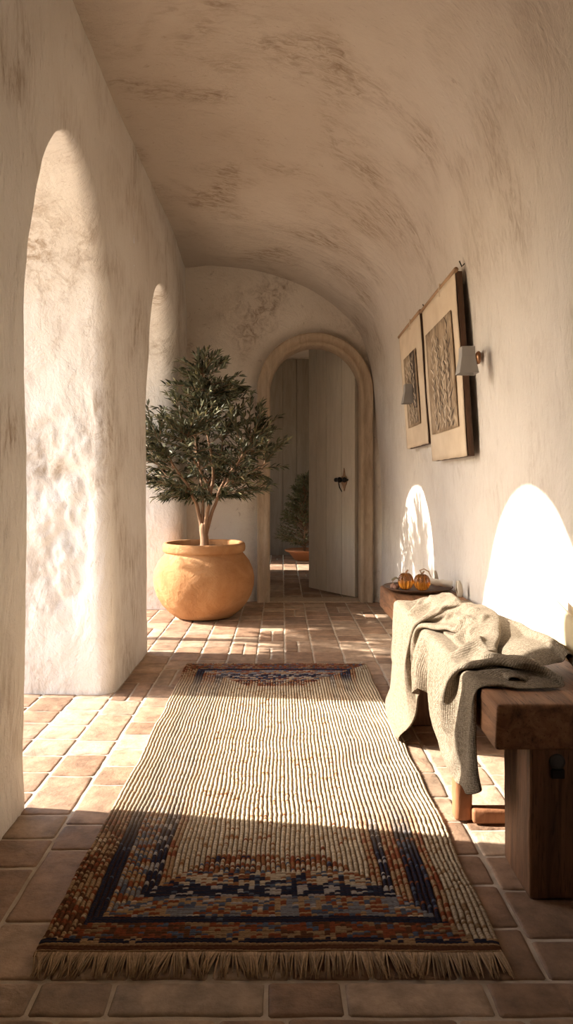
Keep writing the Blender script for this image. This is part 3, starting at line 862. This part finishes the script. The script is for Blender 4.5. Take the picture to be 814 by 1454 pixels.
def olive():
    cx, cy = -.582, 5.30
    root = empty('potted_olive_tree', (cx, cy, 0)); tag(root, 'olive tree in a round ochre clay pot beside the arched door', 'potted tree')
    # clay pot
    m, t, b = mat('ochre_clay', rough=.85, spec=.2)
    c = ramp(t, tex(t, 4, 6, .65, dist=.5), [(.3, (.33,.15,.06)), (.55, (.44,.225,.098)), (.75, (.54,.31,.155))])
    c = mix(t, ramp(t, tex(t, 9, 7, .75, dist=1.5), [(.62, (0,0,0)), (.74, (.7,.7,.7))]), c, (.27,.12,.05))
    t.links.new(c, b.inputs['Base Color']); bump(t, b, tex(t, 9, 7, .7, dist=1), .8, .02); bump(t, b, tex(t, 60, 4), .4, .003)
    prof = [(.001,.004),(.17,.004),(.215,.012),(.265,.05),(.315,.105),(.352,.17),(.372,.24),(.376,.30),(.366,.36),(.340,.42),(.308,.462),(.292,.480),(.290,.490),(.304,.497),(.309,.510),(.310,.535),(.306,.553),(.296,.561),(.280,.560),(.270,.548),(.268,.50),(.262,.46),(.001,.455)]
    pp = []
    for i in range(len(prof)-1):
        for k in range(3): a, b_ = prof[i], prof[i+1]; pp.append((a[0]+(b_[0]-a[0])*k/3, a[1]+(b_[1]-a[1])*k/3))
    pp.append(prof[-1])
    lathe('clay_pot', pp, m, root, 96, wob=.006)
    V, F = [], []
    def soil(u, v):
        r = .262*u; a = 2*PI*v; p = Vector((r*math.cos(a), r*math.sin(a), .515))
        return p+Vector((0,0,.012*noise.noise(p*25)+.01*(1-u)))
    grid(V, F, soil, 14, 48, True); mesh_obj('soil', V, F, M['soil'], root)
    rnd = random.Random(21)
    V, F = [], []
    segs = []       # points on main wood: (pos, radius)
    def limb(pts, r0, r1, sub=8):
        P = [Vector(p) for p in pts]
        n = (len(P)-1)*sub; path = []
        for i in range(n+1):
            q = catmull([tuple(p) for p in P], i/n) if False else None
            f = i/n*(len(P)-1); k = min(int(f), len(P)-2); f -= k
            p0, p1, p2, p3 = P[max(k-1,0)], P[k], P[k+1], P[min(k+2,len(P)-1)]
            q = .5*((2*p1)+(-p0+p2)*f+(2*p0-5*p1+4*p2-p3)*f*f+(-p0+3*p1-3*p2+p3)*f**3)
            q = q+noise.noise_vector(q*9)*.008
            path.append(q)
        rad = [r0+(r1-r0)*(i/n)**.8 for i in range(n+1)]
        tube_data(V, F, path, rad, 9)
        for q, r in zip(path, rad):
            if q.z > .9: segs.append((q, r))
    limb([(0,0,.49),(.005,0,.58),(-.003,0,.66),(.002,0,.70)], .036, .026)
    limb([(-.006,0,.56),(-.03,.01,.72),(-.075,.0,.88),(-.13,-.03,1.0),(-.23,-.08,1.15),(-.32,-.10,1.32)], .020, .006)
    limb([(.0,.01,.60),(-.012,.02,.75),(-.02,.04,.92),(-.05,.10,1.10),(-.08,.16,1.32),(-.10,.14,1.52)], .017, .005)
    limb([(.004,-.006,.60),(.02,-.015,.74),(.045,-.02,.90),(.07,-.04,1.05),(.04,-.04,1.30),(.0,.02,1.55),(-.01,.0,1.82)], .020, .004)
    limb([(.008,.0,.58),(.04,.0,.72),(.09,.0,.88),(.15,.02,1.02),(.25,.03,1.16),(.36,.02,1.30)], .018, .005)
    limb([(.05,-.02,.90),(.02,-.06,1.02),(-.06,-.16,1.18),(-.10,-.22,1.35)], .011, .005)
    limb([(.09,.0,.88),(.16,-.08,.98),(.24,-.16,1.10),(.30,-.20,1.22)], .011, .005)
    limb([(-.02,.04,.92),(.04,.14,1.05),(.10,.24,1.2),(.12,.28,1.38)], .010, .004)
    limb([(-.075,.0,.88),(-.18,.04,.98),(-.30,.10,1.06),(-.38,.12,1.16)], .010, .004)
    limb([(.12,.01,.96),(.22,.02,1.02),(.33,-.02,1.08),(.45,-.03,1.14)], .009, .004)
    env = [(.84,.24),(.90,.40),(.98,.54),(1.12,.62),(1.30,.66),(1.46,.60),(1.58,.48),(1.68,.36),(1.80,.27),(1.92,.18),(2.02,.07)]
    def er(z):
        for (a, ra), (b_, rb_) in zip(env, env[1:]):
            if a <= z <= b_: return ra+(rb_-ra)*(z-a)/(b_-a)
        return 0
    LV, LF, LC = [], [], []
    tips = []
    while len(tips) < 480:
        z = .87+1.13*rnd.random(); a = rnd.random()*2*PI; r = er(z)*(rnd.random()**.42)
        if rnd.random() > (er(z)/.66)**1.2+.10: continue
        lump = noise.noise(Vector((math.cos(a)*r*4, math.sin(a)*r*4, z*4)))
        if lump < -.22: continue
        x_, y_ = r*math.cos(a), r*math.sin(a)*.84
        x_ += .05*(z-1.2)*0
        tips.append(Vector((x_, y_, z)))
    for tp in tips:
        # nearest wood below the tip
        best = min(segs, key=lambda s: (s[0]-tp).length+max(0, s[0].z-tp.z+.05)*1.5)
        s0 = best[0]; mid = s0.lerp(tp, .5)+Vector(((rnd.random()-.5)*.05, (rnd.random()-.5)*.05, (rnd.random()-.2)*.05))
        n = 7; path = []
        for i in range(n+1):
            f = i/n; path.append((s0*(1-f)**2+mid*2*f*(1-f)+tp*f*f))
        tube_data(V, F, path, [max(.0014, .0035*(1-i/n*.7)) for i in range(n+1)], 4, cap=False)
        Ltot = (tp-s0).length; out = Vector((tp.x, tp.y, (tp.z-1.15)*.9)).normalized()
        cnt = int(min(Ltot, .26)/.0165)+4
        for i in range(cnt):
            f = 1-(i/cnt)*min(1, .26/max(Ltot, .01))
            k = min(int(f*n), n-1); p = path[k].lerp(path[k+1], f*n-k); d = (path[k+1]-path[k]).normalized()
            side = d.cross(Vector((rnd.random()-.5, rnd.random()-.5, rnd.random()-.5))).normalized()
            dd = d*.9+side*.75+Vector((0,0,.22))+out*.25
            c = Vector((.022,.026,.010)).lerp(Vector((.10,.10,.042)), rnd.random()**1.5)
            if rnd.random() < .06: c = Vector((.30,.27,.12))
            leaf_geo(LV, LF, LC, p, dd, .044+.040*rnd.random(), .013+.006*rnd.random(), c, rnd)
        leaf_geo(LV, LF, LC, tp, (tp-mid)+Vector((0,0,.02)), .06, .013, Vector((.17,.17,.08)), rnd)
    mesh_obj('trunk', V, F, M['bark'], root)
    mesh_obj('foliage', LV, LF, M['leaf'], root, cols=LC, smooth=False)
olive()
def outdoor_tree():
    src = bpy.data.objects['potted_olive_tree']
    root = empty('olive_tree', (-2.7, 4.75, .62), 1.1); root.scale = (1.2, 1.2, 1.2); tag(root, 'taller olive tree outside the arcade, throwing dappled shade through the far arch', 'tree')
    for ch in src.children:
        if ch.name.startswith(('trunk', 'foliage')):
            c = ch.copy(); COL.objects.link(c); c.parent = root
    tube('lower_trunk', [(.0,0,-.54),(.01,.01,-.2),(0,0,.2),(0,0,.52)], [.07,.055,.045,.036], M['bark'], root, 12)
outdoor_tree()

def back_plant():
    root = empty('potted_shrub', (.30, 9.2, 0)); tag(root, 'small conical shrub in a wide terracotta dish in the dim room beyond the door', 'potted plant')
    m = mat('terracotta_dish', (.50,.22,.10), .8)[0]
    lathe('dish', [(.001,.002),(.12,.002),(.14,.02),(.20,.10),(.255,.125),(.262,.14),(.25,.145),(.23,.135),(.001,.12)], m, root, 56, wob=.003)
    V, F, C = [], [], []; rnd = random.Random(4); TVv, TF = [], []
    tube_data(TVv, TF, [(0,0,.11),(.01,0,.4),(-.01,0,.7),(0,0,1.05)], [.018,.014,.009,.004], 8)
    for k in range(230):
        z = .22+.85*rnd.random()**1.15; R = .38*(1-(z-.22)/.92)**.85+.03; a = rnd.random()*2*PI
        p0 = Vector((0,0,z-.05)); p1 = Vector((R*math.cos(a), R*math.sin(a), z+.06+.04*rnd.random()))
        tube_data(TVv, TF, [p0, p0.lerp(p1,.5)+Vector((0,0,.01)), p1], [.005,.003,.0015], 4, cap=False)
        for i in range(15):
            f = .35+.65*i/15; p = p0.lerp(p1, f); d = (p1-p0).normalized()+Vector((rnd.random()-.5, rnd.random()-.5, rnd.random()-.5))*1.5
            c = Vector((.05,.06,.025)).lerp(Vector((.17,.17,.07)), rnd.random())
            leaf_geo(V, F, C, p, d, .05, .016, c, rnd)
    mesh_obj('trunk', TVv, TF, M['bark'], root); mesh_obj('foliage', V, F, M['leaf'], root, cols=C, smooth=False)
back_plant()
#BLANKET
import numpy as np
def drape_throw():
    """lets a folded sheet fall over the bench: position-based cloth on a small grid, returns its vertices"""
    ns, nt = 88, 84
    def waves(seed, k=5):
        r = np.random.default_rng(seed); ph = r.uniform(0, 6.28, k); fr = r.uniform(.5, 3.2, k); am = r.normal(size=k)/np.sqrt(k)
        return lambda x: sum(am[i]*np.sin(fr[i]*x*6.28+ph[i]) for i in range(k))
    n1, n2, n3, n4 = waves(1), waves(2), waves(3), waves(4)
    P = np.zeros((ns+1, nt+1, 3)); t = np.linspace(0, 1, nt+1)
    for i in range(ns+1):
        s = i/ns; a = .03*n1(s*.8); b = .03*n2(s*.8)
        pr = [(.838,.52),(.64+a,.535),(.625+a,.556),(.79+b,.60),(.80+b,.632),(.56,.66),(.47,.66)]
        h = .06+.085*math.exp(-((s-.16)/.20)**6)+.285*math.exp(-((s-.80)/.16)**6)
        pr.append((.47-h*.95, .65-h*.12)); pr = np.array(pr)
        L = np.r_[0, np.cumsum(np.hypot(*np.diff(pr, axis=0).T))]; d = np.linspace(0, L[-1], nt+1)
        P[i,:,0] = np.interp(d, L, pr[:,0]); z = np.interp(d, L, pr[:,1])
        P[i,:,1] = 1.85+1.24*s+.05*np.sin(t*7+1)+.02*n3(t)
        P[i,:,2] = z+.021*np.sin(s*6.28*12+2.5*n4(t*.5)+t*2)*np.clip((t-.15)*3, .25, 1)
    X = P.reshape(-1, 3).copy(); idx = np.arange((ns+1)*(nt+1)).reshape(ns+1, nt+1); links = []
    def add(A, B, st, sc=1.0):
        A = A.ravel(); B = B.ravel(); links.append((A, B, np.linalg.norm(X[A]-X[B], axis=1)*sc, st))
    for k in (0, 1):
        a = idx[k:-1:2,:]; add(a, idx[k+1::2,:][:a.shape[0]], 1.0)
        a = idx[:,k:-1:2]; add(a, idx[:,k+1::2][:,:a.shape[1]], 1.0)
    for k in (0, 1):
        a = idx[k:-1:2,:-1]; add(a, idx[k+1::2,1:][:a.shape[0]], .35)
        a = idx[k:-1:2,1:]; add(a, idx[k+1::2,:-1][:a.shape[0]], .35)
    for k in range(4):
        a, b = idx[k::4,:], idx[k+2::4,:]; n = min(len(a), len(b)); add(a[:n], b[:n], .05, 1.02)
        a, b = idx[:,k::4], idx[:,k+2::4]; n = min(a.shape[1], b.shape[1]); add(a[:,:n], b[:,:n], .05, 1.02)
    V = np.zeros_like(X); dt = 1/150; BX, BT, TH = .503, .480, .0125
    humps = [((.70,2.35,.47),(.13,.34,.085)), ((.69,2.80,.47),(.12,.22,.06)), ((.74,2.03,.47),(.12,.17,.075))]
    def collide(X, Xo):
        ins = (X[:,0] > BX) & (X[:,2] < BT) & (X[:,2] > .345); px = X[:,0]-BX; pz = BT-X[:,2]
        top = ins & ((pz < px) | (px > .03)); side = ins & ~top
        X[top,2] = BT; X[side,0] = BX
        X[(X[:,2] <= .345) & (X[:,0] > BX+.02), 0] = BX+.02
        fl = X[:,2] < .006; X[fl,2] = .006; X[X[:,0] > .845, 0] = .845; lean = (X[:,1] < 2.22) & (X[:,0] > .785) & (X[:,2] > .45); X[lean,0] = .785
        hit = top | fl
        for c, r in humps:
            c = np.array(c); r = np.array(r); q = (X-c)/r; d = np.linalg.norm(q, axis=1); m = (d < 1) & (X[:,2] > .47)
            if m.any():
                g = q[m]/r; g = g/np.linalg.norm(g, axis=1, keepdims=True); X[m] += g*((1-d[m])*r.min()*.9)[:,None]; hit[m] = True
        D = X[hit]-Xo[hit]; D[:,2] = 0; X[hit] -= D*.6
        return X
    II, JJ = [q.ravel() for q in np.meshgrid(np.arange(ns+1), np.arange(nt+1), indexing='ij')]
    offs = [(a, b, c) for a in (-1,0,1) for b in (-1,0,1) for c in (-1,0,1) if (a, b, c) >= (0,0,0)]
    def close_pairs(X):
        c = np.floor(X/TH).astype(np.int64)+1000; key = (c[:,0]*4096+c[:,1])*4096+c[:,2]
        o = np.argsort(key, kind='stable'); ks = key[o]; out = []
        for f in offs:
            kk = key+(f[0]*4096+f[1])*4096+f[2]; lo = np.searchsorted(ks, kk, 'left'); hi = np.searchsorted(ks, kk, 'right')
            for q in range(min((hi-lo).max(), 8)):
                m = lo+q < hi; a = np.nonzero(m)[0]; b = o[lo[m]+q]
                if f == (0,0,0): w_ = a < b; a, b = a[w_], b[w_]
                far = (abs(II[a]-II[b])+abs(JJ[a]-JJ[b])) > 2; out.append(np.c_[a[far], b[far]])
        return np.concatenate(out)
    for st in range(230):
        Xo = X.copy(); V[:,2] -= 9.8*dt; V *= .975; X = X+V*dt
        if st % 2 == 0: pr = close_pairs(X)
        for it in range(12):
            for A, B, r, k in links:
                d = X[B]-X[A]; L = np.linalg.norm(d, axis=1)+1e-9; c = d*((L-r)/L*.5*k)[:,None]; X[A] += c; X[B] -= c
            if it % 3 == 2:
                a, b = pr[:,0], pr[:,1]; d = X[b]-X[a]; L = np.linalg.norm(d, axis=1)+1e-9; m = L < TH
                c = d[m]*((TH-L[m])/L[m]*.4)[:,None]; np.add.at(X, a[m], -c); np.add.at(X, b[m], c)
            if it % 3 == 2: X = collide(X, Xo)
        V = (X-Xo)/dt; sp = np.linalg.norm(V, axis=1, keepdims=True); V *= np.minimum(1, 2.0/(sp+1e-9))
    return X, ns+1, nt+1
def build_throw():
    X, NS, NT = drape_throw()
    V = [tuple(float(c) for c in p) for p in X]
    F = [(i*NT+j, i*NT+j+1, (i+1)*NT+j+1, (i+1)*NT+j) for i in range(NS-1) for j in range(NT-1)]
    m, t, b = mat('cream_woven_throw', (.62,.54,.42), .95, spec=.1)
    uvn = N(t, 'ShaderNodeUVMap'); wv = []
    for d in 'XY':
        q = N(t, 'ShaderNodeTexWave', wave_type='BANDS', bands_direction=d); q.inputs['Scale'].default_value = 62; q.inputs['Distortion'].default_value = 3.5; q.inputs['Detail'].default_value = 3; q.inputs['Detail Scale'].default_value = 2.5
        t.links.new(uvn.outputs[0], q.inputs['Vector']); wv.append(q.outputs['Fac'])
    weave = math_(t, 'MULTIPLY', wv[0], wv[1])
    t.links.new(mix(t, 1.0, mix(t, weave, (.23,.185,.135), (.50,.42,.32)), ramp(t, tex(t, 130, 4, .7), [(.35, (.62,.60,.57)), (.62, (1.12,1.12,1.12))]), 'MULTIPLY'), b.inputs['Base Color']); bump(t, b, tex(t, 170, 3, .6), .6, .004)
    bump(t, b, weave, .8, .003); bump(t, b, tex(t, 60, 4), .3, .004)
    o = mesh_obj('woven_throw', V, F, m)
    uv = o.data.uv_layers.new(name='UVMap')
    for l in o.data.loops:
        i, j = divmod(l.vertex_index, NT); uv.data[l.index].uv = (i/NS*1.25, j/NT*1.15)
    so = o.modifiers.new('thickness', 'SOLIDIFY'); so.thickness = .004; so.offset = 0
    su = o.modifiers.new('smooth', 'SUBSURF'); su.levels = 1; su.render_levels = 1
    tag(o, 'crumpled cream woven throw draped over the middle of the oak bench', 'blanket')
build_throw()

def cushion():
    m, t, b = mat('straw_linen', (.62,.52,.34), .95); bump(t, b, tex(t, 200, 3), .4, .002)
    V, F = [], []; n = 28; W, H, D = .36, .125, .017
    for side in (1, -1):
        def f(u, v):
            a, c = 2*u-1, 2*v-1
            th = D*((1-a*a)*(1-c*c))**.38
            pinch = 1-.05*(1-abs(c))*abs(a)**3
            p = Vector((side*th, a*W/2*pinch, c*H/2*(1-.06*(1-abs(a))*abs(c)**3)))
            return p+noise.noise_vector(p*14)*.003
        grid(V, F, f, n, n, side < 0)
    o = mesh_obj('cushion', V, F, m); o.location = (.813, 2.02, BZ+.102); o.rotation_euler = (.22, .06, 0)
    tag(o, 'flat straw-coloured cushion leaning on the sunlit wall behind the throw', 'cushion')
cushion()
